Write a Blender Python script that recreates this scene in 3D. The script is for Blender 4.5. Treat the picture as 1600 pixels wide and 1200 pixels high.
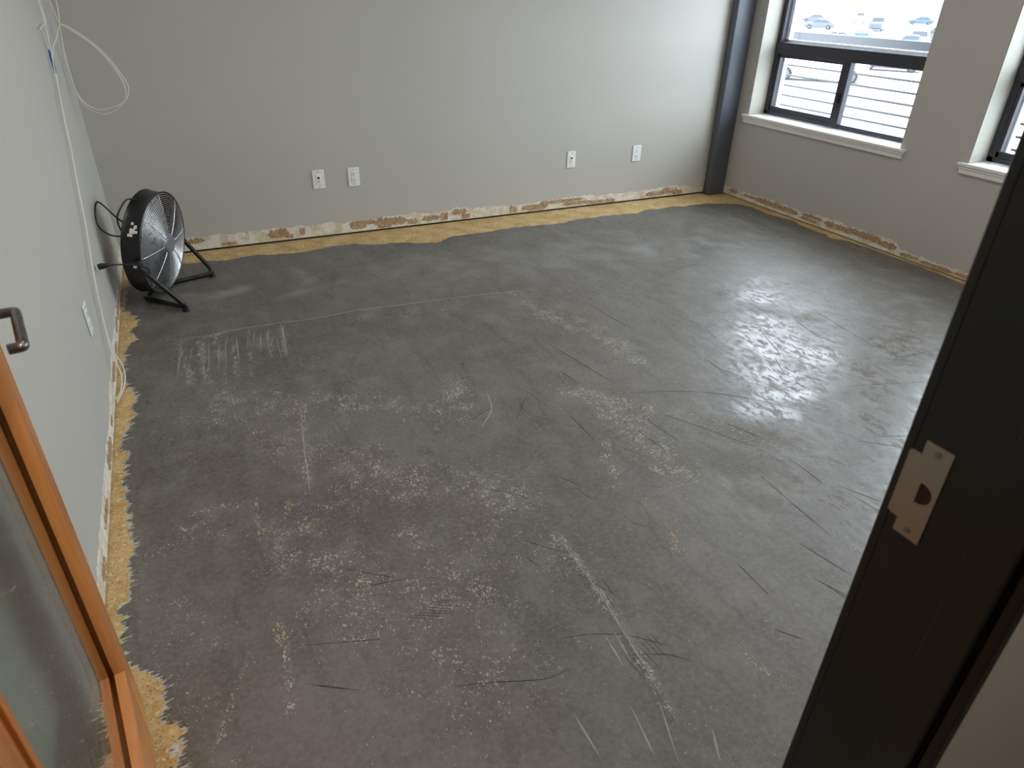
import bpy, bmesh, math, random
import numpy as np
from mathutils import Vector, Matrix

for o in list(bpy.data.objects):
    bpy.data.objects.remove(o)
scene = bpy.context.scene
COL = scene.collection
RND = random.Random(7)
W = 4.638            # room width (x), back wall at y = 0, left wall at x = 0
CEIL = 2.70

# ---------------------------------------------------------------- camera
cam_d = bpy.data.cameras.new('camera')
cam = bpy.data.objects.new('camera', cam_d)
COL.objects.link(cam)
cam_d.sensor_width = 36.0
cam_d.lens = 1063.906 / 1600.0 * 36.0
cam_d.clip_start = 0.02
cam_d.clip_end = 1500
R = ((0.90379, -0.42748, 0.02035), (0.19921, 0.46232, 0.86404), (-0.37877, -0.77686, 0.50301))
m = Matrix((R[0], R[1], R[2])).transposed().to_4x4()
m.translation = (0.4261, -4.6244, 1.5)
cam.matrix_world = m
cam_d.dof.use_dof = True
cam_d.dof.focus_distance = 3.4
cam_d.dof.aperture_fstop = 7.0
scene.camera = cam

# ---------------------------------------------------------------- view, world, light
vs = scene.view_settings
vs.view_transform = 'Standard'
vs.look = 'None'
vs.gamma = 1.0
vs.use_curve_mapping = False
vs.exposure = 0.0
SKY = 14.2
LAMP = 9.5
HALL_LAMP = 11.0
world = bpy.data.worlds.new('overcast_sky')
scene.world = world
world.use_nodes = True
bg = world.node_tree.nodes['Background']
bg.inputs[0].default_value = (0.82, 0.89, 1.0, 1)
bg.inputs[1].default_value = SKY
scene.cycles.use_denoising = True
scene.cycles.max_bounces = 10
scene.cycles.diffuse_bounces = 6
scene.cycles.glossy_bounces = 4
scene.cycles.transparent_max_bounces = 16
scene.cycles.sample_clamp_indirect = 12.0
for k, yc in enumerate((-0.893, -2.752)):          # light portals in the two window openings
    pl = bpy.data.lights.new('window_portal', 'AREA')
    pl.shape = 'RECTANGLE'
    pl.size = 1.40
    pl.size_y = 1.50
    pl.cycles.is_portal = True
    po = bpy.data.objects.new('window_portal', pl)
    COL.objects.link(po)
    po.location = (W + 0.19, yc, 1.40)
    po.rotation_euler = (math.radians(90), 0, math.radians(90))


# ---------------------------------------------------------------- helpers
def tag(o, label=None, cat=None, group=None, kind=None):
    if label: o['label'] = label
    if cat: o['category'] = cat
    if group: o['group'] = group
    if kind: o['kind'] = kind
    return o


def empty(name, loc=(0, 0, 0), rot=(0, 0, 0)):
    o = bpy.data.objects.new(name, None)
    o.empty_display_size = 0.05
    COL.objects.link(o)
    o.location = loc
    o.rotation_euler = rot
    return o


def obj(name, bm, mat, parent=None, smooth=False):
    me = bpy.data.meshes.new(name)
    bmesh.ops.recalc_face_normals(bm, faces=bm.faces)
    bm.to_mesh(me)
    bm.free()
    if smooth is True:
        for p in me.polygons: p.use_smooth = True
    elif smooth:
        me.shade_smooth()
        me.set_sharp_from_angle(angle=math.radians(smooth))
    o = bpy.data.objects.new(name, me)
    if mat: me.materials.append(mat)
    COL.objects.link(o)
    if parent: o.parent = parent
    return o


def box(bm, x0, x1, y0, y1, z0, z1, bev=0.0, seg=1):
    r = bmesh.ops.create_cube(bm, size=1.0)
    for v in r['verts']:
        v.co = Vector((x0 + (v.co.x + .5) * (x1 - x0), y0 + (v.co.y + .5) * (y1 - y0), z0 + (v.co.z + .5) * (z1 - z0)))
    if bev:
        es = list({e for v in r['verts'] for e in v.link_edges})
        bmesh.ops.bevel(bm, geom=es, offset=bev, segments=seg, affect='EDGES', profile=0.5)
    return r['verts']


def boxes(name, lst, mat, parent=None, bev=0.0, seg=1):
    bm = bmesh.new()
    for b in lst: box(bm, *b, bev=bev, seg=seg)
    return obj(name, bm, mat, parent)


def tube(bm, pts, r, n=8, closed=False, cap=True):
    pts = [Vector(p) for p in pts]
    rings = []
    N = len(pts)
    prev = None
    for i, p in enumerate(pts):
        if closed:
            t = (pts[(i + 1) % N] - pts[i - 1])
        else:
            t = pts[min(i + 1, N - 1)] - pts[max(i - 1, 0)]
        t.normalize()
        if prev is None:
            a = Vector((0, 0, 1)) if abs(t.z) < .9 else Vector((1, 0, 0))
            u = t.cross(a).normalized()
        else:
            u = (prev - t * prev.dot(t)).normalized()
        prev = u
        v = t.cross(u)
        rr = r[i] if isinstance(r, (list, tuple)) else r
        rings.append([bm.verts.new(p + u * (math.cos(2 * math.pi * k / n) * rr) + v * (math.sin(2 * math.pi * k / n) * rr)) for k in range(n)])
    M = N if closed else N - 1
    for i in range(M):
        a, b = rings[i], rings[(i + 1) % N]
        for k in range(n):
            bm.faces.new((a[k], a[(k + 1) % n], b[(k + 1) % n], b[k]))
    if cap and not closed:
        bm.faces.new(rings[0][::-1])
        bm.faces.new(rings[-1])


def smooth_path(pts, k=8, closed=False):
    """Catmull-Rom through the points"""
    P = [Vector(p) for p in pts]
    out = []
    n = len(P)
    for i in range(n if closed else n - 1):
        if closed:
            p0, p1, p2, p3 = P[i - 1], P[i], P[(i + 1) % n], P[(i + 2) % n]
        else:
            p0, p1, p2, p3 = P[max(i - 1, 0)], P[i], P[i + 1], P[min(i + 2, n - 1)]
        for j in range(k):
            t = j / k
            out.append(0.5 * ((2 * p1) + (p2 - p0) * t + (2 * p0 - 5 * p1 + 4 * p2 - p3) * t * t + (3 * p1 - p0 - 3 * p2 + p3) * t ** 3))
    if not closed: out.append(P[-1])
    return out


def round_path(pts, r, k=6):
    """polyline with rounded corners"""
    P = [Vector(p) for p in pts]
    out = [P[0]]
    for i in range(1, len(P) - 1):
        a = (P[i - 1] - P[i]); b = (P[i + 1] - P[i])
        rr = min(r, a.length * .45, b.length * .45)
        s = P[i] + a.normalized() * rr; e = P[i] + b.normalized() * rr
        for j in range(k + 1):
            t = j / k
            out.append(s * (1 - t) ** 2 + P[i] * 2 * t * (1 - t) + e * t * t)
    out.append(P[-1])
    return out


def cyl(bm, c, axis, r, h, n=20, r2=None):
    axis = Vector(axis).normalized()
    q = axis.to_track_quat('Z', 'Y').to_matrix().to_4x4()
    mt = Matrix.Translation(c) @ q
    return bmesh.ops.create_cone(bm, cap_ends=True, segments=n, radius1=r, radius2=r if r2 is None else r2, depth=h, matrix=mt)


def lathe(bm, prof, n=48, axis='x'):
    """profile [(along axis, radius)] swept round the x axis; closed profile loop"""
    rings = []
    for k in range(n):
        a = 2 * math.pi * k / n
        rings.append([bm.verts.new((x, math.cos(a) * r, math.sin(a) * r)) for x, r in prof])
    m_ = len(prof)
    for k in range(n):
        A, B = rings[k], rings[(k + 1) % n]
        for j in range(m_):
            bm.faces.new((A[j], A[(j + 1) % m_], B[(j + 1) % m_], B[j]))


# ---------------------------------------------------------------- materials
class NT:
    def __init__(s, name):
        s.m = bpy.data.materials.new(name)
        s.m.use_nodes = True
        s.t = s.m.node_tree
        s.p = s.t.nodes['Principled BSDF']
        s.out = s.t.nodes['Material Output']

    def n(s, ty, **kw):
        nd = s.t.nodes.new(ty)
        for k, v in kw.items():
            if k.startswith('i_'):
                key = k[2:]
                key = int(key) if key.isdigit() else key.replace('_', ' ')
                nd.inputs[key].default_value = v
            else:
                setattr(nd, k, v)
        return nd

    def l(s, a, b): s.t.links.new(a, b)

    def pos(s, scale=(1, 1, 1), rot=(0, 0, 0)):
        tc = s.n('ShaderNodeTexCoord')
        mp = s.n('ShaderNodeMapping')
        mp.inputs['Scale'].default_value = scale
        mp.inputs['Rotation'].default_value = rot
        s.l(tc.outputs['Object'], mp.inputs['Vector'])
        return mp.outputs[0]

    def noise(s, scale, detail=3, rough=.55, vec=None, dist=0.0):
        nd = s.n('ShaderNodeTexNoise')
        nd.inputs['Scale'].default_value = scale
        nd.inputs['Detail'].default_value = detail
        nd.inputs['Roughness'].default_value = rough
        nd.inputs['Distortion'].default_value = dist
        s.l(vec if vec is not None else s.pos(), nd.inputs['Vector'])
        return nd.outputs['Fac']

    def ramp(s, fac, lo, hi, a=0.0, b=1.0):
        nd = s.n('ShaderNodeMapRange', interpolation_type='SMOOTHSTEP')
        for i, v in ((1, lo), (2, hi), (3, a), (4, b)):
            if isinstance(v, (int, float)): nd.inputs[i].default_value = v
            else: s.l(v, nd.inputs[i])
        s.l(fac, nd.inputs[0])
        return nd.outputs[0]

    def math(s, op, a, b=0.0, clamp=False):
        nd = s.n('ShaderNodeMath', operation=op, use_clamp=clamp)
        for i, v in enumerate((a, b)):
            if isinstance(v, (int, float)): nd.inputs[i].default_value = v
            else: s.l(v, nd.inputs[i])
        return nd.outputs[0]

    def mix(s, fac, a, b, blend='MIX'):
        nd = s.n('ShaderNodeMix', data_type='RGBA', blend_type=blend)
        for i, v in ((0, fac), (6, a), (7, b)):
            if isinstance(v, (int, float)): nd.inputs[i].default_value = v
            elif isinstance(v, tuple): nd.inputs[i].default_value = (*v, 1)
            else: s.l(v, nd.inputs[i])
        return nd.outputs[2]

    def attr(s, name):
        nd = s.n('ShaderNodeAttribute', attribute_name=name)
        return nd.outputs['Fac']

    def bump(s, h, strength=.2, dist=.001, prev=None):
        nd = s.n('ShaderNodeBump')
        nd.inputs['Strength'].default_value = strength
        nd.inputs['Distance'].default_value = dist
        s.l(h, nd.inputs['Height'])
        if prev is not None: s.l(prev, nd.inputs['Normal'])
        return nd.outputs[0]

    def set(s, col=None, rough=None, metal=None, normal=None, spec=None):
        for k, v in (('Base Color', col), ('Roughness', rough), ('Metallic', metal), ('Normal', normal), ('Specular IOR Level', spec)):
            if v is None: continue
            if isinstance(v, tuple): s.p.inputs[k].default_value = (*v, 1)
            elif isinstance(v, (int, float)): s.p.inputs[k].default_value = v
            else: s.l(v, s.p.inputs[k])
        return s.m


def lin(r, g, b):
    f = lambda c: c / 12.92 if c <= .04045 else ((c + .055) / 1.055) ** 2.4
    return (f(r / 255), f(g / 255), f(b / 255))


def plain(name, rgb, rough=.5, metal=0.0, var=.08, nscale=30, bump=0.0, spec=.5):
    """a solid finish with a little procedural tone variation"""
    t = NT(name)
    n = t.noise(nscale, 4)
    c = lin(*rgb)
    col = t.mix(n, tuple(x * (1 - var) for x in c), tuple(min(1, x * (1 + var)) for x in c))
    rg = t.ramp(n, .2, .8, max(0, rough - .05), min(1, rough + .05))
    nm = t.bump(t.noise(nscale * 8, 2), bump, .0006) if bump else None
    return t.set(col, rg, metal, nm, spec)


def mat_wall():
    t = NT('painted_drywall')
    n = t.noise(1.3, 3)
    c = lin(187, 184, 178)
    col = t.mix(n, tuple(x * .965 for x in c), tuple(x * 1.03 for x in c))
    fine = t.noise(260, 3)
    roll = t.noise(60, 2)
    b = t.bump(fine, .12, .0006)
    b = t.bump(roll, .10, .0015, b)
    return t.set(col, .62, 0, b, .35)


def mat_torn():
    t = NT('torn_plaster_strip')
    v = t.pos((1, 1, 1))
    a = t.noise(14, 5, .65, v)
    b = t.noise(60, 4, .7, t.pos((1, 1, 2.2)))
    col = t.mix(t.ramp(a, .42, .60), lin(226, 222, 214), lin(206, 194, 170))
    col = t.mix(t.ramp(b, .56, .68), col, lin(170, 142, 112))
    col = t.mix(t.ramp(t.noise(120, 2), .62, .70), col, lin(235, 232, 226))
    return t.set(col, .9, 0, t.bump(b, .6, .002), .2)


def mat_paper():
    t = NT('torn_brown_paper')
    f = t.noise(90, 4, .7, t.pos((1, 1, .35)))
    g = t.noise(22, 4, .6)
    col = t.mix(t.ramp(f, .35, .65), lin(150, 122, 96), lin(190, 162, 132))
    col = t.mix(t.ramp(g, .60, .70), col, lin(214, 206, 196))
    return t.set(col, .95, 0, t.bump(f, .8, .002), .15)


def mat_subfloor():
    t = NT('yellow_subfloor_board')
    a = t.noise(9, 5, .6)
    b = t.noise(55, 5, .7)
    c = t.noise(160, 3, .6)
    col = t.mix(t.ramp(a, .35, .65), lin(204, 176, 126), lin(180, 148, 98))
    col = t.mix(t.ramp(b, .52, .66), col, lin(218, 200, 158))
    col = t.mix(t.ramp(b, .40, .30), col, lin(150, 108, 58))
    col = t.mix(t.ramp(c, .57, .66), col, lin(110, 86, 58))
    return t.set(col, .8, 0, t.bump(b, .7, .002), .3)


def mat_skim():
    t = NT('troweled_skim_coat')
    speck, wet, dull, yel, edge, pale = (t.attr(k) for k in ('speck', 'wet', 'dull', 'yel', 'edge', 'pale'))
    big = t.noise(1.1, 4, .6)
    mid = t.noise(7, 5, .62)
    swirl = t.noise(11, 5, .65, t.pos((1.0, .35, 1), (0, 0, .35)), .8)
    fine = t.noise(70, 4, .6)
    col = t.mix(t.ramp(big, .32, .68), lin(83, 77, 71), lin(101, 96, 91))
    col = t.mix(t.ramp(mid, .42, .72, 0, .55), col, lin(124, 120, 116))
    col = t.mix(t.ramp(swirl, .48, .70, 0, .6), col, lin(70, 65, 60))
    col = t.mix(t.math('MULTIPLY', dull, .55), col, lin(84, 79, 68))
    col = t.mix(t.math('MULTIPLY', pale, t.ramp(mid, .3, .6, .25, .9)), col, lin(134, 133, 130))
    col = t.mix(t.ramp(fine, .25, .75, .0, .30), col, lin(140, 137, 132))
    grit = t.noise(420, 2, .6)
    col = t.mix(t.ramp(grit, .55, .72, 0, .35), col, lin(44, 42, 40))
    # light flecks dragged in the surface: short dashes whose density follows the 'speck' attribute
    f1 = t.noise(165, 2.5, .55, t.pos((1, .62, 1), (0, 0, .5)), .3)
    f2 = t.noise(270, 2, .5, t.pos((.7, 1, 1), (0, 0, -.4)), .2)
    cl = t.noise(16, 4, .7)
    dens = t.math('MULTIPLY', speck, t.ramp(cl, .36, .60, .50, 1.05))
    th = t.math('SUBTRACT', .73, t.math('MULTIPLY', t.math('MINIMUM', dens, .80), .205))
    k1 = t.ramp(f1, th, t.math('ADD', th, .035))
    th2 = t.math('SUBTRACT', .73, t.math('MULTIPLY', t.math('MINIMUM', dens, .80), .175))
    k2 = t.ramp(f2, th2, t.math('ADD', th2, .035))
    fl = t.math('MAXIMUM', k1, k2)
    tint = t.mix(t.math('MULTIPLY', yel, t.ramp(cl, .4, .55), True), lin(176, 172, 163), lin(186, 158, 106))
    col = t.mix(t.math('MULTIPLY', fl, .9), col, tint)
    # feathered thin edge of the compound
    fib = t.noise(1.0, 4, .65, t.pos((38, 150, 1), (0, 0, .12)))
    te = t.math('SUBTRACT', .78, t.math('MULTIPLY', edge, .40))
    col = t.mix(t.math('MULTIPLY', t.ramp(fib, te, t.math('ADD', te, .06)), .9), col, lin(196, 198, 192))
    # dark pinholes and crumbs
    col = t.mix(t.ramp(t.noise(48, 1.5), .765, .80, 0, .8), col, lin(44, 41, 38))
    # sheen: damp patches are smooth, the rest satin
    pat = t.noise(30, 7, .78, t.pos((1, .55, 1), (0, 0, .6)), .4)
    w = t.math('MULTIPLY', wet, t.ramp(pat, .43, .53))
    rough = t.math('SUBTRACT', t.ramp(mid, .3, .7, .50, .60), t.math('MULTIPLY', w, .29))
    rough = t.math('ADD', rough, t.math('MULTIPLY', dull, .16))
    rough = t.math('ADD', rough, t.math('MULTIPLY', fl, .2), True)
    strk = t.noise(38, 4, .65, t.pos((1, .12, 1), (0, 0, .18)), .4)
    flat = t.math('SUBTRACT', 1.0, t.math('MULTIPLY', w, .8))
    nb = t.bump(strk, .20, .0018)
    t.l(t.math('MULTIPLY', flat, .22), nb.node.inputs['Strength'])
    nb = t.bump(fine, .25, .0016, nb)
    t.l(t.math('MULTIPLY', flat, .25), nb.node.inputs['Strength'])
    nb = t.bump(fl, .35, .0012, nb)
    return t.set(col, rough, 0, nb, .55)


def mat_wood():
    t = NT('orange_stained_wood')
    g = t.noise(26, 5, .6, t.pos((1, 1, .08)), .6)
    col = t.mix(t.ramp(g, .3, .7), lin(168, 96, 40), lin(206, 132, 66))
    return t.set(col, .28, 0, t.bump(g, .08, .0006), .5)


def mat_wood_h():
    t = NT('orange_stained_wood_rail')
    g = t.noise(26, 5, .6, t.pos((.08, .08, 1)), .6)
    col = t.mix(t.ramp(g, .3, .7), lin(172, 100, 46), lin(206, 136, 74))
    return t.set(col, .3, 0, t.bump(g, .08, .0006), .5)


def mat_glass(name, tint=(0.93, 0.96, 0.95), base=.045):
    t = NT(name)
    lw = t.n('ShaderNodeLayerWeight')
    lw.inputs['Blend'].default_value = .5
    fr = t.math('ADD', t.math('MULTIPLY', t.math('POWER', lw.outputs['Facing'], 5.0), 1 - base), base, True)
    tr = t.n('ShaderNodeBsdfTransparent')
    tr.inputs[0].default_value = (*tint, 1)
    gl = t.n('ShaderNodeBsdfGlossy')
    gl.inputs['Roughness'].default_value = .01
    gl.inputs['Color'].default_value = (1, 1, 1, 1)
    mx = t.n('ShaderNodeMixShader')
    t.l(fr, mx.inputs[0]); t.l(tr.outputs[0], mx.inputs[1]); t.l(gl.outputs[0], mx.inputs[2])
    t.l(mx.outputs[0], t.out.inputs['Surface'])
    return t.m


def mat_emit(name, col, s):
    t = NT(name)
    t.p.inputs['Emission Color'].default_value = (*col, 1)
    t.p.inputs['Emission Strength'].default_value = s
    return t.m


M = {
    'wall': mat_wall(),
    'ceiling': plain('ceiling_paint', (226, 224, 218), .8, bump=.1),
    'torn': mat_torn(),
    'paper': mat_paper(),
    'plate_dark': plain('dark_sill_plate', (40, 34, 30), .9, var=.3, nscale=60, bump=.4),
    'sub': mat_subfloor(),
    'skim': mat_skim(),
    'ridge': plain('pale_ridge', (152, 148, 140), .7, var=.25, nscale=120, bump=.4),
    'groove': plain('dark_groove', (26, 25, 24), .7, var=.3, nscale=120),
    'wood': mat_wood(),
    'wood_h': mat_wood_h(),
    'glass': mat_glass('window_glass'),
    'door_glass': mat_glass('door_glass', (0.90, 0.94, 0.92), .05),
    'white': plain('white_trim_paint', (232, 231, 228), .4, var=.03),
    'reveal': plain('reveal_paint', (174, 171, 162), .6, var=.04, bump=.1),
    'bronze': plain('dark_window_frame', (44, 41, 50), .38, var=.12),
    'vinyl': plain('pale_track', (190, 192, 200), .45, var=.05),
    'frame': plain('black_door_frame_paint', (33, 32, 33), .36, var=.15, nscale=12),
    'steel': plain('brushed_strike_steel', (176, 168, 158), .36, 1.0, var=.06, nscale=200),
    'screw': plain('screw_metal', (150, 148, 144), .35, 1.0),
    'handle': plain('dark_nickel_handle', (120, 116, 116), .28, 1.0),
    'hole': plain('latch_pocket_shade', (58, 36, 22), .8),  # pocket's inner shade painted as dark brown, no real depth behind it
    'column': plain('grey_steel_column_paint', (84, 88, 97), .40, var=.08, nscale=6, bump=.06),
    'plastic': plain('white_plastic', (236, 236, 234), .35, var=.02),
    'slot': plain('dark_slot', (40, 38, 38), .6),
    'jack': plain('cream_jack', (205, 190, 140), .5),
    'black': plain('black_enamel', (17, 17, 19), .36, var=.2),
    'rubber': plain('black_rubber_cord', (22, 22, 24), .5),
    'chrome': plain('chrome_wire', (240, 242, 246), .30, 1.0),
    'badge': plain('silver_badge', (150, 154, 162), .4, .6),
    'blade': plain('grey_fan_blade', (70, 72, 76), .5, .0),
    'label': plain('white_sticker', (235, 235, 232), .5, var=.1, nscale=80),
    'cable': plain('white_cable_jacket', (226, 224, 214), .45, var=.03),
    'blue': plain('blue_tape', (40, 92, 168), .6),
    'lot': plain('pale_concrete_lot', (158, 158, 160), .9, var=.10, nscale=.4),
    'balcony': plain('balcony_concrete', (176, 176, 178), .9, var=.1, nscale=5),
    'rail': plain('grey_balcony_rail', (44, 46, 56), .5, var=.05),
    'wire': plain('dark_balcony_cable', (26, 26, 30), .5),
    'carglass': plain('car_window', (34, 38, 48), .3, var=.1),
    'tyre': plain('tyre_rubber', (26, 26, 30), .8),
    'rim': plain('wheel_rim', (70, 72, 78), .5, .0),
    'hallfloor': plain('hall_floor', (110, 104, 98), .6),
    'diffuser': mat_emit('lamp_diffuser', (1.0, .95, .86), 3.0),
}

# ================================================================ SETTING
def struct(name, lst, mat, parent=None, bev=0.0):
    o = boxes(name, lst, mat, parent, bev)
    if parent is None: tag(o, kind='structure')
    return o


# walls (drywall sheets stop a finger's width above the subfloor)
wl = struct('wall_left', [(-.13, 0, -4.265, .13, .006, CEIL)], M['wall'])
wb = struct('wall_back', [(0, W, 0, .13, .013, CEIL)], M['wall'])
WIN = [(-1.597, -.190), (-3.456, -2.049)]
Z0, Z1 = .640, 2.20
XO = W + .20
seg = [(W, XO, -4.265, WIN[1][0], .006, CEIL), (W, XO, WIN[1][1], WIN[0][0], .006, CEIL), (W, XO, WIN[0][1], .13, .006, CEIL)]
for a, b in WIN:
    seg += [(W, XO, a, b, .006, Z0), (W, XO, a, b, Z1, CEIL)]
wr = struct('wall_right', seg, M['wall'])
DX0, DX1, DZ = .195, 1.112, 2.10
wf = struct('wall_front', [(-.13, DX0, -4.408, -4.265, 0, CEIL), (DX1, XO, -4.408, -4.265, 0, CEIL), (DX0, DX1, -4.408, -4.265, DZ, CEIL)], M['wall'])
struct('wall_hall', [(-1.2, XO, -6.13, -6.0, 0, CEIL), (-1.33, -1.2, -6.13, -4.408, 0, CEIL), (-1.33, -.13, -4.408, -4.30, 0, CEIL), (XO, XO + .13, -6.13, -4.265, 0, CEIL)], M['wall'])
struct('ceiling', [(-1.33, XO + .13, -6.13, .13, CEIL, CEIL + .1)], M['ceiling'])
# dark sill plates set back under the drywall edge
boxes('bottom_plate', [(0.0, W, .010, .12, 0.0, .013)], M['plate_dark'], wb)
boxes('bottom_plate', [(-.12, -.008, -4.26, 0, 0.0, .006)], M['plate_dark'], wl)
boxes('bottom_plate', [(W + .008, W + .12, -4.26, 0, 0.0, .006)], M['plate_dark'], wr)

floor = struct('floor', [(-.13, XO, -4.42, .13, -.2, 0)], M['sub'])
struct('floor_hall', [(-1.33, XO + .13, -6.13, -4.42, -.2, 0.002)], M['hallfloor'])

# ---- strips of torn drywall along the bottom of the walls, where a base board was pulled off
BACK_TOP = [(0.0, .085), (.421, .091), (.543, .087), (.67, .098), (.888, .094), (1.0, .091), (1.286, .092), (1.416, .083), (1.54, .086), (1.597, .091), (1.817, .096), (1.847, .101), (2.028, .094), (2.267, .099), (2.425, .086), (2.753, .078), (3.058, .087), (3.543, .083), (3.865, .077), (4.222, .081), (4.389, .053), (4.46, .05)]
RIGHT_TOP = [(-.06, .074), (-.235, .065), (-.647, .08), (-.924, .067), (-1.225, .089), (-1.3, .081), (-1.715, .09), (-1.82, .054), (-2.124, .047), (-2.333, .049), (-3.0, .07), (-4.2, .06)]
LEFT_TOP = [(0.0, .08), (-.879, .075), (-1.182, .09), (-1.643, .081), (-1.754, .093), (-2.033, .072), (-2.263, .075), (-2.425, .083), (-3.2, .08), (-4.2, .08)]


def interp(P, u):
    P = sorted(P)
    return float(np.interp(u, [a for a, _ in P], [b for _, b in P]))


def strip(parent, P, place, z0, thick, step=.012, amp=.008):
    """ragged-topped slab; place(u, depth, z) -> xyz"""
    rnd = random.Random(len(P))
    us = np.arange(min(a for a, _ in P), max(a for a, _ in P), step)
    bm = bmesh.new()
    prev = None
    w = 0
    for u in us:
        w = .7 * w + rnd.uniform(-amp, amp)
        zt = max(z0 + .01, interp(P, u) + w)
        zb = z0 + rnd.uniform(0, .003)
        q = [bm.verts.new(place(u, d, z)) for d, z in ((0, zb), (thick, zb), (thick * .8, zt), (0, zt + .001))]
        if prev:
            for i in range(4):
                bm.faces.new((prev[i], prev[(i + 1) % 4], q[(i + 1) % 4], q[i]))
        else: bm.faces.new(q)
        prev = q
    bm.faces.new(prev[::-1])
    return obj('torn_plaster', bm, M['torn'], parent)


def patches(parent, place, lst, thick):
    """torn paper flakes: (centre u, half width, z low, z high)"""
    for i, (u, hw, za, zb) in enumerate(lst):
        rnd = random.Random(i * 13 + int(abs(u) * 100))
        bm = bmesh.new()
        n = max(6, int(hw * 2 / .008))
        top, bot = [], []
        for k in range(n + 1):
            t = k / n
            e = min(1, 6 * min(t, 1 - t) + .15)
            hh = (zb - za)
            top.append((u - hw + 2 * hw * t, zb - hh * .45 * (1 - e) - rnd.uniform(0, hh * .3)))
            bot.append((u - hw + 2 * hw * t, za + hh * .4 * (1 - e) + rnd.uniform(0, hh * .22)))
        F = [[bm.verts.new(place(a, d, z)) for a, z in top] for d in (thick, 0)]
        B = [[bm.verts.new(place(a, d, z)) for a, z in bot] for d in (thick, 0)]
        for k in range(n):
            bm.faces.new((B[0][k], B[0][k + 1], F[0][k + 1], F[0][k]))
            bm.faces.new((F[0][k], F[0][k + 1], F[1][k + 1], F[1][k]))
            bm.faces.new((B[1][k], B[1][k + 1], B[0][k + 1], B[0][k]))
        obj('torn_paper', bm, M['paper'], parent)
        thick += .00022


pb = lambda u, d, z: (u, -d, z)
pr = lambda u, d, z: (W - d, u, z)
pl_ = lambda u, d, z: (d, u, z)
strip(wb, BACK_TOP, pb, .014, .0012)
strip(wr, RIGHT_TOP, pr, .007, .0015)
strip(wl, LEFT_TOP, pl_, .007, .0015)
patches(wb, pb, [(.36, .13, .055, .095), (.62, .05, .02, .045), (.935, .07, .03, .10), (1.0, .03, .02, .06), (1.09, .018, .03, .09), (1.47, .055, .03, .085), (1.50, .09, .055, .092), (1.70, .12, .028, .098), (1.66, .05, .016, .06), (1.86, .04, .02, .07), (2.00, .07, .03, .075), (2.10, .03, .02, .09), (2.22, .06, .05, .10), (2.27, .035, .02, .06), (2.66, .03, .02, .085), (2.78, .05, .03, .07), (2.86, .09, .02, .072), (2.93, .05, .05, .085), (3.10, .16, .058, .086), (3.22, .14, .03, .056), (3.38, .09, .02, .05), (3.52, .05, .015, .05), (3.97, .10, .03, .065), (4.10, .08, .04, .085), (4.19, .05, .02, .065)], .0028)
patches(wr, pr, [(-.19, .05, .03, .066), (-.40, .10, .035, .062), (-.60, .16, .025, .078), (-.80, .12, .03, .072), (-1.02, .09, .02, .05), (-1.05, .10, .05, .075), (-1.30, .14, .03, .082), (-1.52, .14, .04, .088), (-1.70, .08, .03, .08), (-1.88, .07, .015, .045), (-2.08, .12, .012, .042), (-2.28, .08, .015, .045)], .003)
patches(wl, pl_, [(-.9, .12, .02, .07), (-1.12, .08, .03, .085), (-1.36, .07, .02, .06), (-1.62, .09, .03, .075), (-2.02, .03, .03, .06), (-2.25, .10, .02, .07), (-2.6, .08, .03, .06), (-2.85, .05, .02, .05)], .003)

# ---- the trowelled skim coat: a relief that sinks under the subfloor where the coat ends
GX0, GX1, GY0, GY1, GS = .001, W - .001, -4.262, -.001, .008
nx = int((GX1 - GX0) / GS) + 1
ny = int((GY1 - GY0) / GS) + 1
gx = np.linspace(GX0, GX1, nx)
gy = np.linspace(GY0, GY1, ny)
X, Y = np.meshgrid(gx, gy)
rs = np.random.RandomState(5)


def vnoise(sx, sy, seed):
    r = np.random.RandomState(seed).rand(256, 256)
    u = X * sx + 37.1; v = Y * sy + 91.7
    i = np.floor(u).astype(int); j = np.floor(v).astype(int)
    fu = u - i; fv = v - j
    fu = fu * fu * (3 - 2 * fu); fv = fv * fv * (3 - 2 * fv)
    g = lambda a, b: r[a % 256, b % 256]
    return (g(i, j) * (1 - fu) + g(i + 1, j) * fu) * (1 - fv) + (g(i, j + 1) * (1 - fu) + g(i + 1, j + 1) * fu) * fv - .5


def fbm(sx, sy, seed, oc=4):
    t = 0
    for o in range(oc): t = t + vnoise(sx * 2 ** o, sy * 2 ** o, seed + o) * .55 ** o
    return t


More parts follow.
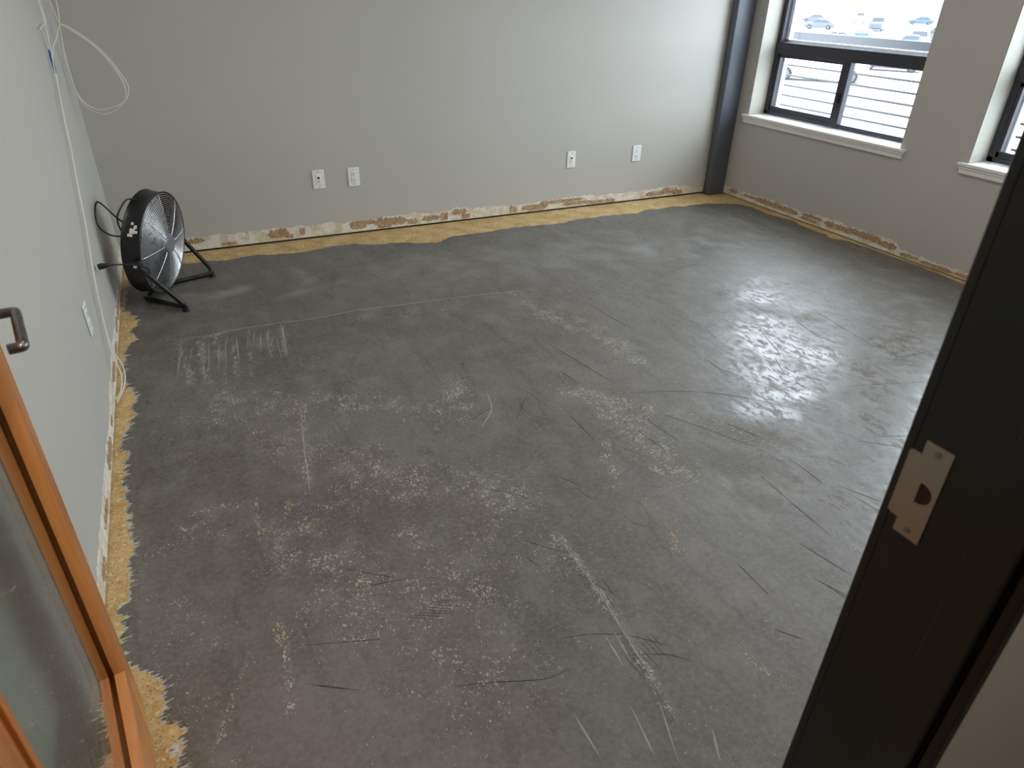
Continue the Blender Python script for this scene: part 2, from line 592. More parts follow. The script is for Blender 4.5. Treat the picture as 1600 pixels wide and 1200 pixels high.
B_EDGE = [(0.0, .17), (.319, .189), (.473, .206), (.592, .224), (.757, .196), (.908, .241), (1.046, .248), (1.208, .212), (1.371, .197), (1.513, .275), (1.617, .29), (1.902, .384), (2.027, .307), (2.228, .298), (2.4, .296), (2.469, .296), (2.724, .283), (2.927, .317), (3.066, .271), (3.3, .27), (3.591, .288), (3.676, .256), (3.932, .255), (4.249, .274), (4.518, .364), (4.64, .38)]
R_EDGE = [(-.33, 4.525), (-.491, 4.554), (-.667, 4.538), (-.881, 4.599), (-1.095, 4.565), (-1.248, 4.564), (-1.355, 4.527), (-1.404, 4.59), (-1.601, 4.615), (-1.712, 4.618), (-1.904, 4.622), (-2.08, 4.62), (-2.304, 4.596), (-2.5, 4.60), (-4.3, 4.6)]
L_EDGE = [(0.0, .03), (-.55, .02), (-.83, .012), (-.856, .044), (-.987, .078), (-1.03, .082), (-1.095, .046), (-1.214, .078), (-1.244, .04), (-1.363, .028), (-1.426, .02), (-1.587, .022), (-1.671, .045), (-1.801, .075), (-1.859, .058), (-1.932, .072), (-2.007, .048), (-2.051, .037), (-2.164, .033), (-2.212, .044), (-2.372, .036), (-2.56, .049), (-2.756, .06), (-2.909, .056), (-2.955, .059), (-2.987, .045), (-3.006, .034), (-3.051, .05), (-3.089, .035), (-3.12, .036), (-3.19, .04), (-3.225, .09), (-3.254, .117), (-3.29, .141), (-3.312, .148), (-3.325, .133), (-3.368, .136), (-3.396, .128), (-3.411, .141), (-3.425, .173), (-3.54, .17), (-3.6, .1), (-4.3, .1)]


def itp(P, u):
    P = sorted(P)
    return np.interp(u, [a for a, _ in P], [b for _, b in P])


jag_l = fbm(9, 60, 11, 3) * .028 + fbm(60, 60, 31, 2) * .008
jag = fbm(14, 14, 21, 4) * .03
cl_ = X - itp(L_EDGE, Y) + jag_l
cb_ = -Y - itp(B_EDGE, X) + jag
cr_ = itp(R_EDGE, Y) - X + jag * .8
cov = np.minimum(np.minimum(cl_, cb_), cr_)
# two bare pits in the left margin patch
for (px, py, pr_) in ((.155, -3.49, .010), (.045, -2.99, .012)):
    pit = np.hypot(X - px, (Y - py) * .6) - pr_
    cov = np.maximum(cov, -pit)


def field(L, grow=1.15):
    f = np.zeros_like(X)
    for x0, y0, x1, y1, r, w in L:
        dx, dy = x1 - x0, y1 - y0
        t = np.clip(((X - x0) * dx + (Y - y0) * dy) / (dx * dx + dy * dy + 1e-9), 0, 1)
        d = np.hypot(X - x0 - t * dx, Y - y0 - t * dy)
        f = np.maximum(f, w * np.exp(-(d / (r * grow)) ** 2))
    return f


# worn marks of the floor itself, as strokes (x0, y0, x1, y1, radius, weight)
SPECK = [(0.43,-1.96,0.68,-2.15,0.078,0.8),(0.68,-2.15,0.6,-2.7,0.014,0.9),(0.35,-2.06,0.53,-2.33,0.061,0.5),(0.76,-2.11,1.23,-2.39,0.092,0.6),(1.32,-2.14,1.26,-2.46,0.054,0.7),(0.59,-2.41,0.8,-2.59,0.094,0.6),(0.79,-2.66,1.24,-2.98,0.1,0.75),(0.77,-3.04,1.13,-3.01,0.082,0.5),(0.22,-2.2,0.32,-2.38,0.046,0.4),(2.03,-1.7,2.09,-1.94,0.047,1.0),(2.13,-1.87,2.19,-2.32,0.07,0.85),(1.99,-1.4,2.03,-1.79,0.042,0.8),(1.76,-2.46,1.95,-2.71,0.049,1.0),(1.86,-2.67,1.83,-3.12,0.055,0.95),(1.81,-2.64,1.58,-3.09,0.024,0.8),(1.76,-3.05,1.8,-3.13,0.016,1.1),(1.27,-3.24,1.27,-3.57,0.017,1.0),(1.27,-3.57,1.23,-3.89,0.013,0.7),(1.66,-3.28,1.59,-3.44,0.017,0.6),(0.45,-2.96,0.6,-3.11,0.047,0.8),(0.6,-3.09,0.88,-3.32,0.111,0.6),(0.42,-3.16,0.43,-3.3,0.012,1.0),(0.43,-3.3,0.41,-3.51,0.009,0.9),(0.68,-3.35,0.87,-3.61,0.1,0.6),(0.94,-3.26,0.99,-3.49,0.072,0.55),(0.12,-2.81,0.29,-2.73,0.027,0.5),(0.24,-2.66,0.44,-2.67,0.012,1.0),(0.22,-2.72,0.29,-2.71,0.016,1.0),(0.44,-2.68,0.42,-2.87,0.008,1.0),(0.53,-2.72,0.52,-2.81,0.008,1.0),(0.29,-2.78,0.56,-2.89,0.028,0.7),(0.58,-2.8,0.74,-2.83,0.063,0.5),(0.92,-2.84,1.27,-2.92,0.067,0.7),(0.12,-2.9,0.21,-3.21,0.043,0.35),(0.2,-3.36,0.27,-3.21,0.013,0.5),(0.23,-3.55,0.34,-3.29,0.006,0.8),(0.18,-3.19,0.2,-3.38,0.047,0.3),(1.12,-3.03,1.18,-3.37,0.08,0.4),(0.26,-1.28,0.29,-1.76,0.014,0.8),(0.35,-1.3,0.35,-1.79,0.014,0.9),(0.42,-1.33,0.43,-1.57,0.012,0.8),(0.5,-1.35,0.47,-1.84,0.009,0.7),(0.58,-1.3,0.53,-1.81,0.009,0.6),(0.67,-1.32,0.64,-1.66,0.009,0.6),(0.73,-1.33,0.7,-1.66,0.009,1.0),(0.44,-1.57,0.42,-1.82,0.008,0.6),(0.23,-1.31,0.43,-1.31,0.015,1.0),(1.11,-1.4,1.54,-1.45,0.047,0.5),(1.51,-3.8,1.5,-3.88,0.013,0.5),(1.51,-3.83,1.54,-3.95,0.01,1.0),(2.18,-2.38,2.24,-2.54,0.059,0.4),(2.07,-2.81,2.28,-3.1,0.065,0.4),(0.88,-3.62,1.06,-3.74,0.016,0.3),(0.16,-0.83,0.7,-1.14,0.04,0.4),(4.58,-1.69,4.64,-2.16,0.017,0.4),(4.4,-1.33,4.55,-1.61,0.023,0.5)]
YEL = [(0.24,-2.66,0.44,-2.67,0.021,1.0),(0.44,-2.68,0.42,-2.87,0.016,1.0),(0.53,-2.72,0.52,-2.81,0.012,1.0),(0.29,-2.78,0.56,-2.89,0.036,0.6),(1.8,-2.75,1.81,-3.15,0.061,0.3),(1.51,-3.8,1.54,-3.97,0.017,1.0),(0.42,-3.16,0.43,-3.3,0.014,0.6),(1.66,-3.28,1.59,-3.44,0.021,0.6),(0.69,-3.04,0.98,-3.53,0.109,0.25),(0.12,-2.81,0.29,-2.73,0.039,0.5)]
WET = [(3.01,-2.28,2.77,-2.7,0.089,1.0),(2.91,-2.56,3.07,-2.69,0.088,0.9),(3.18,-1.89,3.39,-2.08,0.082,0.8),(2.71,-2.43,2.59,-2.69,0.055,0.6),(2.5,-2.83,2.67,-2.88,0.034,0.7),(3.21,-2.83,3.56,-2.9,0.14,1.0),(3.19,-3.01,3.03,-3.23,0.13,1.0),(2.85,-3.1,2.77,-3.37,0.079,0.6),(2.48,-3.32,2.5,-3.5,0.095,0.7),(2.3,-3.25,2.51,-3.2,0.05,0.3),(2.23,-3.46,2.22,-3.6,0.109,0.55),(2.37,-2.89,2.48,-2.99,0.038,0.5),(1.92,-3.16,1.97,-3.3,0.027,0.4),(1.91,-3.49,1.85,-3.81,0.117,0.35),(1.68,-3.29,1.68,-3.6,0.102,0.2),(2.2,-2.64,2.2,-2.82,0.028,0.35),(3.43,-1.78,3.65,-1.87,0.047,0.7),(0.35,-0.81,0.58,-0.76,0.041,0.5),(2.14,-1.65,2.07,-1.97,0.047,0.4),(2.58,-2.34,2.86,-2.3,0.065,0.3)]
DULL = [(1.92,-3.08,2.24,-3.3,0.083,0.8),(1.99,-3.31,2.0,-3.39,0.044,0.9),(2.15,-2.95,2.34,-3.17,0.076,0.6),(3.12,-2.06,3.32,-2.33,0.05,0.7),(3.14,-1.66,3.39,-1.53,0.1,0.2),(1.08,-3.12,1.26,-3.17,0.082,0.5),(0.13,-3.35,0.39,-3.27,0.143,0.6),(0.73,-3.71,1.02,-3.79,0.09,0.6),(1.35,-2.74,1.4,-2.85,0.06,0.5)]
PALE = [(0.38,-0.83,0.6,-0.74,0.048,1.0),(0.32,-0.71,0.44,-0.81,0.041,0.8),(0.91,-0.46,0.97,-0.77,0.045,0.5),(1.58,-0.79,3.11,-1.03,0.206,0.5),(0.76,-0.21,2.07,-0.17,0.042,0.2),(0.79,-0.95,1.17,-0.85,0.029,0.4)]
RIDGE = [[(0.239,-1.288),(0.419,-1.311),(0.495,-1.288),(0.739,-1.295),(0.93,-1.308),(1.135,-1.289),(1.411,-1.312),(1.628,-1.327),(1.849,-1.35),(2.108,-1.396)],[(0.735,-1.326),(0.72,-1.476),(0.707,-1.659)],[(0.678,-2.155),(0.645,-2.387),(0.621,-2.59),(0.609,-2.694)],[(1.276,-3.222),(1.273,-3.358),(1.271,-3.508),(1.257,-3.659),(1.247,-3.762),(1.228,-3.898)],[(1.018,-3.784),(1.019,-3.913)],[(1.154,-3.828),(1.133,-3.949)],[(1.223,-3.85),(1.172,-3.992)],[(1.296,-3.956),(1.258,-4.031)],[(1.426,-2.311),(1.389,-2.463),(1.299,-2.568)],[(1.237,-3.627),(1.226,-3.721)],[(1.208,-3.625),(1.2,-3.73)]]
SCRATCH = [[(2.98,-2.289),(2.923,-2.41),(2.887,-2.509),(2.836,-2.596)],[(1.989,-2.584),(2.165,-2.642),(2.331,-2.738),(2.484,-2.884),(2.577,-3.006)],[(1.171,-3.207),(1.216,-3.258),(1.265,-3.313)],[(1.453,-3.067),(1.473,-3.132)],[(1.886,-3.701),(1.907,-3.754),(1.929,-3.799)],[(2.708,-3.168),(2.709,-3.267)],[(1.899,-3.738),(1.925,-3.841)],[(1.422,-2.964),(1.467,-3.043)],[(1.164,-2.928),(1.235,-2.986),(1.28,-3.043)],[(2.022,-2.791),(2.106,-2.93),(2.201,-3.115)],[(1.925,-2.749),(1.957,-2.961)],[(1.848,-2.817),(1.873,-2.993)],[(2.208,-2.924),(2.278,-3.102)],[(3.386,-2.4),(3.354,-2.708)],[(3.42,-2.236),(3.385,-2.526)],[(3.296,-2.792),(3.423,-2.902)],[(2.899,-2.917),(3.138,-2.989),(3.283,-3.04)],[(2.71,-3.258),(2.848,-3.313)],[(2.602,-3.244),(2.708,-3.332)],[(2.31,-1.63),(2.337,-1.916),(2.364,-2.054)],[(1.886,-2.046),(1.93,-2.277),(1.97,-2.486)],[(1.805,-2.29),(1.822,-2.434)],[(1.66,-2.634),(1.661,-2.832)],[(2.269,-3.211),(2.267,-3.396)],[(1.719,-3.558),(1.717,-3.695)],[(1.086,-3.581),(1.188,-3.609),(1.271,-3.654),(1.352,-3.729)],[(1.237,-3.705),(1.322,-3.741),(1.377,-3.79)],[(0.771,-3.596),(0.863,-3.624),(0.998,-3.674),(1.073,-3.673)],[(0.651,-3.189),(0.796,-3.214)],[(1.256,-3.407),(1.311,-3.513)],[(1.143,-3.271),(1.161,-3.322)],[(3.354,-2.817),(3.682,-2.847)],[(2.495,-2.45),(2.482,-2.645)],[(2.808,-2.584),(2.734,-2.721)],[(3.144,-2.581),(3.106,-2.675)],[(2.489,-2.55),(2.536,-2.668)],[(3.225,-2.289),(3.173,-2.555)],[(2.096,-3.262),(2.084,-3.428),(2.079,-3.597)],[(1.962,-3.576),(2.0,-3.741)],[(2.313,-3.493),(2.336,-3.628)],[(2.309,-3.415),(2.387,-3.563)],[(1.642,-3.798),(1.69,-3.855)],[(0.635,-3.101),(0.762,-3.199)],[(0.465,-3.322),(0.668,-3.392)],[(0.458,-3.444),(0.568,-3.513)],[(1.31,-3.445),(1.308,-3.524)],[(1.286,-3.501),(1.285,-3.552)],[(3.126,-1.424),(3.299,-1.396)],[(1.163,-1.38),(1.374,-1.425)],[(1.262,-2.512),(1.382,-2.46)]]
warp = fbm(6, 6, 51, 4)
warp2 = fbm(16, 16, 57, 4)
speck = np.clip(field(SPECK, 1.5) * (.80 + .8 * warp2) + .15 + .25 * warp, 0, 1.15)
wet = np.clip(field(WET, 1.7) * (1 + 1.4 * warp) + .36 * np.clip((X - 1.3) / 1.5, 0, 1), 0, 1)
dull = np.clip(field(DULL) * (1 + 1.5 * warp), 0, 1)
yel = np.clip(field(YEL) * (.8 + warp + 1.5 * warp2), 0, 1)
pale = np.clip(field(PALE) * (1 + 1.5 * warp), 0, 1)
edge = np.exp(-np.clip(cl_, 0, None) / .022) * (cl_ < .05) + .35 * np.exp(-np.clip(np.minimum(cb_, cr_), 0, None) / .008)
edge = np.clip(edge, 0, 1)
H = np.clip(cov * .22, -.004, .0034)
inside = np.clip(cov / .03, 0, 1)
H = H + inside * (fbm(3, 3, 61, 3) * .0016 + (1 - .85 * wet) * (fbm(24, 9, 71, 3) * .0009 + fbm(60, 60, 81, 2) * .00025))
for L in RIDGE[:4]:
    for a, b in zip(L[:-1], L[1:]):
        dx, dy = b[0] - a[0], b[1] - a[1]
        t = np.clip(((X - a[0]) * dx + (Y - a[1]) * dy) / (dx * dx + dy * dy), 0, 1)
        d = np.hypot(X - a[0] - t * dx, Y - a[1] - t * dy)
        H = np.where(d < .03, np.maximum(H, H + .0022 * np.exp(-(d / .012) ** 2)), H)


def zat(x, y):
    i = (x - GX0) / (GX1 - GX0) * (nx - 1); j = (y - GY0) / (GY1 - GY0) * (ny - 1)
    i0 = int(min(max(i, 0), nx - 2)); j0 = int(min(max(j, 0), ny - 2))
    fi, fj = i - i0, j - j0
    return float((H[j0, i0] * (1 - fi) + H[j0, i0 + 1] * fi) * (1 - fj) + (H[j0 + 1, i0] * (1 - fi) + H[j0 + 1, i0 + 1] * fi) * fj)


me = bpy.data.meshes.new('skim_coat')
nv = nx * ny
me.vertices.add(nv)
co = np.stack([X.ravel(), Y.ravel(), H.ravel()], 1).astype(np.float32)
me.vertices.foreach_set('co', co.ravel())
idx = np.arange(nv).reshape(ny, nx)
quads = np.stack([idx[:-1, :-1], idx[:-1, 1:], idx[1:, 1:], idx[1:, :-1]], -1).reshape(-1, 4)
keep = (H.ravel()[quads] > -.0035).any(1)          # drop what lies wholly below the subfloor
quads = quads[keep]
nq = len(quads)
me.loops.add(nq * 4)
me.loops.foreach_set('vertex_index', quads.ravel().astype(np.int32))
me.polygons.add(nq)
me.polygons.foreach_set('loop_start', np.arange(0, nq * 4, 4, dtype=np.int32))
me.update(calc_edges=True)
for k, arr in (('speck', speck), ('wet', wet), ('dull', dull), ('yel', yel), ('edge', edge), ('pale', pale)):
    at = me.attributes.new(k, 'FLOAT', 'POINT')
    at.data.foreach_set('value', arr.ravel().astype(np.float32))
me.shade_smooth()
me.materials.append(M['skim'])
me.validate()
sk = bpy.data.objects.new('skim_coat', me)
COL.objects.link(sk)
sk.parent = floor
sk['label'] = 'grey trowelled levelling compound'


def ribbon(bm, pts, w, lift):
    P = smooth_path([(x, y, 0) for x, y in pts], 8)
    n = len(P)
    prev = None
    for i, p in enumerate(P):
        t = (P[min(i + 1, n - 1)] - P[max(i - 1, 0)]).normalized()
        s = Vector((-t.y, t.x, 0))
        k = w * (.25 + .75 * math.sin(math.pi * min(1, max(0, (i + .3) / (n - .4))))) * RND.uniform(.6, 1.15)
        z = zat(p.x, p.y)
        q = [bm.verts.new((p.x + s.x * d, p.y + s.y * d, z + zz)) for d, zz in ((-k, .0001), (0, lift), (k, .0001))]
        if prev:
            bm.faces.new((prev[0], prev[1], q[1], q[0]))
            bm.faces.new((prev[1], prev[2], q[2], q[1]))
        prev = q


bm = bmesh.new()
for L in RIDGE: ribbon(bm, L, .0030, .0012)
for k in range(26):                                 # comb-like drag lines below the long ridge
    x = .25 + .5 * RND.random(); l = RND.uniform(.06, .3)
    y0 = -1.33 - RND.uniform(0, .12)
    ribbon(bm, [(x, y0), (x - .01, y0 - l * .5), (x - .02 + RND.uniform(-.01, .01), y0 - l)], .0018, .0007)
tag(obj('trowel_ridges', bm, M['ridge'], sk), kind='stuff')
bm = bmesh.new()
for L in SCRATCH: ribbon(bm, L, .0022 if L[0][0] > 1.6 else .0014, .0003)
for k in range(95):                                 # short grooves left by the trowel, mostly on the window side
    x = 1.3 + 3.0 * RND.random() ** .8; y = RND.uniform(-3.9, -1.3)
    if x > 4.6 + (y + 1) * .3: continue
    a = RND.gauss(-1.45, .35); l = RND.uniform(.03, .22)
    b = RND.uniform(-.25, .25)
    ribbon(bm, [(x, y), (x + math.cos(a) * l * .5, y + math.sin(a) * l * .5), (x + math.cos(a + b) * l, y + math.sin(a + b) * l)], RND.uniform(.0005, .0012), .0002)
for cx, cy, a, n in ((3.2, -1.42, -1.2, 9), (1.42, -2.62, -1.5, 12), (2.75, -2.95, -.9, 8), (1.22, -3.70, -1.45, 9), (.75, -3.35, -.5, 8), (1.35, -3.02, -1.2, 9), (2.1, -1.9, -1.0, 7)):
    for k in range(n):                              # combs of parallel chatter marks
        x = cx + k * .013; y = cy + k * .004; l = RND.uniform(.04, .10)
        ribbon(bm, [(x, y), (x + math.cos(a) * l, y + math.sin(a) * l)], .0009, .0002)
tag(obj('trowel_grooves', bm, M['groove'], sk), kind='stuff')

# ---- corner column
bm = bmesh.new()
box(bm, 4.458, W - .004, -.072, -.004, .0, CEIL - .002, .012, 3)
col = obj('steel_column', bm, M['column'], None, 40)
tag(col, 'dark grey painted steel column standing in the corner beside the window wall', 'column')

# ================================================================ WINDOWS
def window(n, a, b):
    """a < b are the y limits of the opening"""
    w = empty('window_%d' % n, (W, (a + b) / 2, Z0))
    tag(w, kind='structure')

    def part(name, lst, mat, parent=w, bev=.0):
        o = boxes(name, lst, mat, None, bev)
        o.parent = parent
        if parent is w: o.matrix_parent_inverse = Matrix.Translation(w.location).inverted()
        return o
    xf = W + .150                                  # inner face of the dark frame
    xg = xf + .022
    # reveal linings and the stool with its apron
    part('reveal', [(W + .0005, xf + .05, b - .006, b - .0005, Z0 + .02, Z1), (W + .0005, xf + .05, a + .0005, a + .006, Z0 + .02, Z1), (W + .0005, xf + .05, a + .006, b - .006, Z1 - .006, Z1 - .0005)], M['reveal'])
    part('window_sill', [(W - .001, xf + .05, a + .007, b - .007, Z0 + .0005, Z0 + .0196), (W - .028, W - .0003, a - .045, b + .045, Z0, Z0 + .020)], M['white'], bev=.003)
    part('apron', [(W - .016, W - .0003, a - .03, b + .03, Z0 - .042, Z0 - .001), (W - .022, W - .0003, a - .034, b + .034, Z0 - .014, Z0 - .001)], M['white'], bev=.002)
    zb, zm0, zm1, zt = Z0 + .024, 1.098, 1.180, Z1 - .008
    fw = .040
    ym = (a + b) / 2 - .005
    part('window_frame', [(xf, xf + .05, b - .008 - fw, b - .008, zb, zt), (xf, xf + .05, a + .008, a + .008 + fw, zb, zt), (xf, xf + .05, a + .008, b - .008, zb, zb + .03), (xf, xf + .05, a + .008, b - .008, zt - fw, zt)], M['bronze'], bev=.003)
    part('transom_bar', [(xf - .004, xf + .05, a + .008, b - .008, zm0, zm1)], M['bronze'], bev=.003)
    part('meeting_stile', [(xf - .006, xf + .045, ym - .036, ym + .036, zb + .012, zm0 + .004)], M['bronze'], bev=.003)
    # sliding sash rails on the column side, pale exterior tracks behind
    s = part('sash', [(xf + .006, xf + .036, ym + .03, b - .04, zb + .022, zb + .062), (xf + .006, xf + .036, ym + .03, b - .04, zm0 - .022, zm0 + .002), (xf + .006, xf + .036, b - .068, b - .04, zb + .03, zm0)], M['bronze'], bev=.002)
    part('latch', [(xf - .018, xf - .006, ym - .010, ym + .010, .83, .90), (xf - .026, xf - .016, ym - .006, ym + .006, .845, .872)], M['black'], bev=.002)
    part('outer_track', [(xf + .05, xf + .09, b - .075, b - .04, zb + .03, zm0), (xf + .05, xf + .09, b - .075, b - .045, zm1, zt), (xf + .05, xf + .10, a + .04, b - .04, zm1, zm1 + .020)], M['vinyl'])
    part('pane', [(xg, xg + .006, ym + .03, b - .06, zb + .05, zm0 - .01)], M['glass'])
    part('pane', [(xg, xg + .006, a + .04, ym - .03, zb + .025, zm0 + .005)], M['glass'])
    part('pane', [(xg, xg + .006, a + .04, b - .04, zm1 - .005, zt - .03)], M['glass'])


for i, (a, b) in enumerate(WIN): window(i + 1, a, b)

# ================================================================ DOORWAY
JX = 1.095
tr = empty('trim_1', (JX, -4.33, 0))
tag(tr, kind='structure')


def tpart(name, lst, mat, parent=tr, bev=.0):
    o = boxes(name, lst, mat, None, bev)
    o.parent = parent
    if parent is tr: o.matrix_parent_inverse = Matrix.Translation(tr.location).inverted()
    return o


tpart('jamb', [(JX, DX1 + .02, -4.404, -4.263, 0, DZ)], M['frame'], bev=.0015)
tpart('door_stop', [(JX - .013, JX + .001, -4.401, -4.357, 0, DZ - .01)], M['frame'], bev=.002)
tpart('casing', [(JX - .002, JX + .018, -4.418, -4.404, 0, DZ + .02)], M['frame'], bev=.003)
tpart('casing', [(JX + .001, JX + .06, -4.2645, -4.263 + .012, 0, DZ + .05)], M['frame'], bev=.002)
JL = .205
tpart('jamb', [(DX0 - .02, JL, -4.404, -4.263, 0, DZ)], M['frame'], bev=.0015)
tpart('door_stop', [(JL - .001, JL + .013, -4.401, -4.357, 0, DZ - .01)], M['frame'], bev=.002)
tpart('casing', [(JL - .06, JL - .001, -4.418, -4.408, 0, DZ + .05)], M['frame'], bev=.003)
tpart('head_jamb', [(JL, JX, -4.404, -4.263, DZ - .015, DZ + .02)], M['frame'], bev=.0015)

# strike plate: outline with a lip, a rounded latch hole and two screws
bm = bmesh.new()
out = [(-4.3072, 1.0898), (-4.2754, 1.0898), (-4.2754, 1.0715), (-4.2648, 1.0715), (-4.2648, .9835), (-4.2754, .9835), (-4.2754, .9655), (-4.3072, .9655)]
hole = [(-4.2858, 1.040)] + [(-4.2858 - .0165 * (math.sin(math.radians(a))) ** .8, 1.0265 + .0135 * math.cos(math.radians(a))) for a in range(15, 180, 15)] + [(-4.2858, 1.013)]
xo = JX - .0016
vo = [bm.verts.new((xo, y, z)) for y, z in out]
vh = [bm.verts.new((xo, y, z)) for y, z in hole]
es = [bm.edges.new((l[i], l[(i + 1) % len(l)])) for l in (vo, vh) for i in range(len(l))]
bmesh.ops.triangle_fill(bm, edges=es, use_beauty=True)
ex = bmesh.ops.extrude_face_region(bm, geom=bm.faces[:])
for v in [g for g in ex['geom'] if isinstance(g, bmesh.types.BMVert)]: v.co.x += .0013
# lip curling round the jamb edge
for (y0, y1, dx) in ((-4.2648, -4.2618, .0),):
    box(bm, JX - .0016, JX + .004, y0, y1 + .0, .985, 1.070)
sp = obj('strike_plate', bm, M['steel'], tr)
sp.matrix_parent_inverse = Matrix.Translation(tr.location).inverted()
bm = bmesh.new()
vs_ = [bm.verts.new((JX - .0002, y, z)) for y, z in hole]
bm.faces.new(vs_)
ex = bmesh.ops.extrude_face_region(bm, geom=bm.faces[:])
for v in [g for g in ex['geom'] if isinstance(g, bmesh.types.BMVert)]: v.co.x -= .0006
obj('latch_hole_shade', bm, M['hole'], sp)  # shallow slab filling the opening, coloured dark for the shade inside
for z in (1.080, .9745):
    bm = bmesh.new()
    cyl(bm, (JX - .0019, -4.291, z), (1, 0, 0), .0042, .0010, 20)
    cyl(bm, (JX - .0026, -4.291, z), (1, 0, 0), .0019, .0006, 6)
    obj('screw', bm, M['screw'], sp)

# ---- the glazed wooden door, swung a little past square into the room
DL, DH0, DH1, DT = .94, .015, 2.06, .044
ang = math.atan2(.98905, -.14758)                 # from hinge towards the latch edge
LATCH = Vector((.0926, -3.3236))
HINGE = LATCH + Vector((.14758, -.98905)) * DL
door = empty('door_1', (HINGE.x, HINGE.y, 0), (0, 0, ang))
tag(door, kind='structure')
# local frame: +x towards the latch edge, -y the face seen from the doorway, face plane y = 0, thickness to +y
ST, RB = .128, .235
boxes('stile', [(DL - ST, DL, 0, DT, DH0, DH1)], M['wood'], door, .003)
boxes('stile', [(0, .085, 0, DT, DH0, DH1)], M['wood'], door, .003)
boxes('rail', [(.085, DL - ST, 0.0, DT, DH0, DH0 + RB)], M['wood_h'], door, .002)
boxes('rail', [(.085, DL - ST, 0.0, DT, DH1 - .13, DH1)], M['wood_h'], door, .002)
gx0, gx1, gz0, gz1 = .085, DL - ST, DH0 + RB, DH1 - .13


def bead(w, y0, y1, mat, off):
    x0, x1, z0, z1 = gx0 + off, gx1 - off, gz0 + off, gz1 - off
    # four mitred lengths
    for A, B, inn in (((x0, z0), (x1, z0), (0, 1)), ((x1, z0), (x1, z1), (-1, 0)), ((x1, z1), (x0, z1), (0, -1)), ((x0, z1), (x0, z0), (1, 0))):
        bm = bmesh.new()
        d = Vector((B[0] - A[0], B[1] - A[1])).normalized()
        prof = [(0, y0), (w * .35, y0 - .0015), (w * .75, y0 + (y1 - y0) * .35), (w, y1), (0, y1)]
        ra = [bm.verts.new((A[0] + inn[0] * p + d.x * p, q, A[1] + inn[1] * p + d.y * p)) for p, q in prof]
        rb = [bm.verts.new((B[0] + inn[0] * p - d.x * p, q, B[1] + inn[1] * p - d.y * p)) for p, q in prof]
        for i in range(5): bm.faces.new((ra[i], ra[(i + 1) % 5], rb[(i + 1) % 5], rb[i]))
        bm.faces.new(ra[::-1]); bm.faces.new(rb)
        obj('glazing_bead', bm, mat[0] if abs(d.y) > .5 else mat[1], door, 30)


bead(.024, -.003, .014, (M['wood'], M['wood_h']), .0015)
bead(.024, DT + .003, DT - .014, (M['wood'], M['wood_h']), .0015)
boxes('glass', [(gx0 + .004, gx1 - .004, .019, .025, gz0 + .004, gz1 - .004)], M['door_glass'], door)
# lever handle, on both faces
for sgn in (-1, 1):
    hx, hz = DL - .092, 1.045
    y0 = 0 if sgn < 0 else DT
    bm = bmesh.new()
    cyl(bm, (hx, y0 + sgn * .004, hz), (0, 1, 0), .027, .008, 32)
    rose = obj('rose', bm, M['handle'], door, 40)
    bm = bmesh.new()
    pts = round_path([(hx, y0 + sgn * .004, hz), (hx, y0 + sgn * .0430, hz), (hx - .145, y0 + sgn * .0485, hz), (hx - .145, y0 + sgn * .030, hz)], .006, 5)
    if sgn > 0: pts = [Vector((p.x, y0 + (p.y - y0) * .8, p.z)) for p in pts]
    tube(bm, pts, .0078, 14)
    obj('lever', bm, M['handle'], door, 40)
for z in (.25, 1.05, 1.85):
    bm = bmesh.new()
    cyl(bm, (-.006, -.006, z), (0, 0, 1), .007, .10, 14)
    obj('hinge', bm, M['handle'], door, 40)

# ================================================================ THINGS
# ---- floor fan in the corner
fan = empty('floor_fan', (.2339, -.6645, 0.0), (0, 0, math.atan2(-.34, .94)))
tag(fan, 'black drum floor fan with chrome wire grille standing in the room corner', 'fan')
FZ, FR, FD, FX = .290, .262, .088, .040


def fpart(name, bm, mat, smooth=True, parent=fan, head=True):
    if head:
        bmesh.ops.transform(bm, matrix=Matrix.Translation((FX, 0, FZ)) @ Matrix.Rotation(math.radians(-5), 4, 'Z') @ Matrix.Rotation(math.radians(FTILT), 4, 'Y'), verts=bm.verts)
    return obj(name, bm, mat, parent, smooth)


FTILT = 7.0
bm = bmesh.new()
prof = [(-FD, FR - .006), (-FD - .004, FR), (-FD, FR + .006), (-FD + .006, FR + .004), (-FD + .012, FR), (-.012, FR), (-.006, FR + .004), (0, FR + .006), (.004, FR), (0, FR - .006), (-.008, FR - .006), (-.015, FR - .004), (-FD + .015, FR - .004), (-FD + .006, FR - .006)]
lathe(bm, prof, 64)
drum = fpart('drum', bm, M['black'], 35)


def grille(xc, sgn, rmax, name, mat):
    bm = bmesh.new()
    dome = lambda r: xc + sgn * (.030 * (1 - (r / rmax) ** 2.2))
    nr = 21
    for k in range(nr):
        r = .055 + (rmax - .055) * k / (nr - 1)
        tube(bm, [(dome(r), math.cos(t) * r, math.sin(t) * r) for t in (2 * math.pi * j / 56 for j in range(56))], .0019, 4, closed=True)
    for k in range(8):
        a = 2 * math.pi * k / 8
        pts = [(dome(r) + sgn * .002, math.cos(a) * r, math.sin(a) * r) for r in np.linspace(.03, rmax, 8)]
        tube(bm, pts, .0022, 5)
    return fpart(name, bm, mat, True)


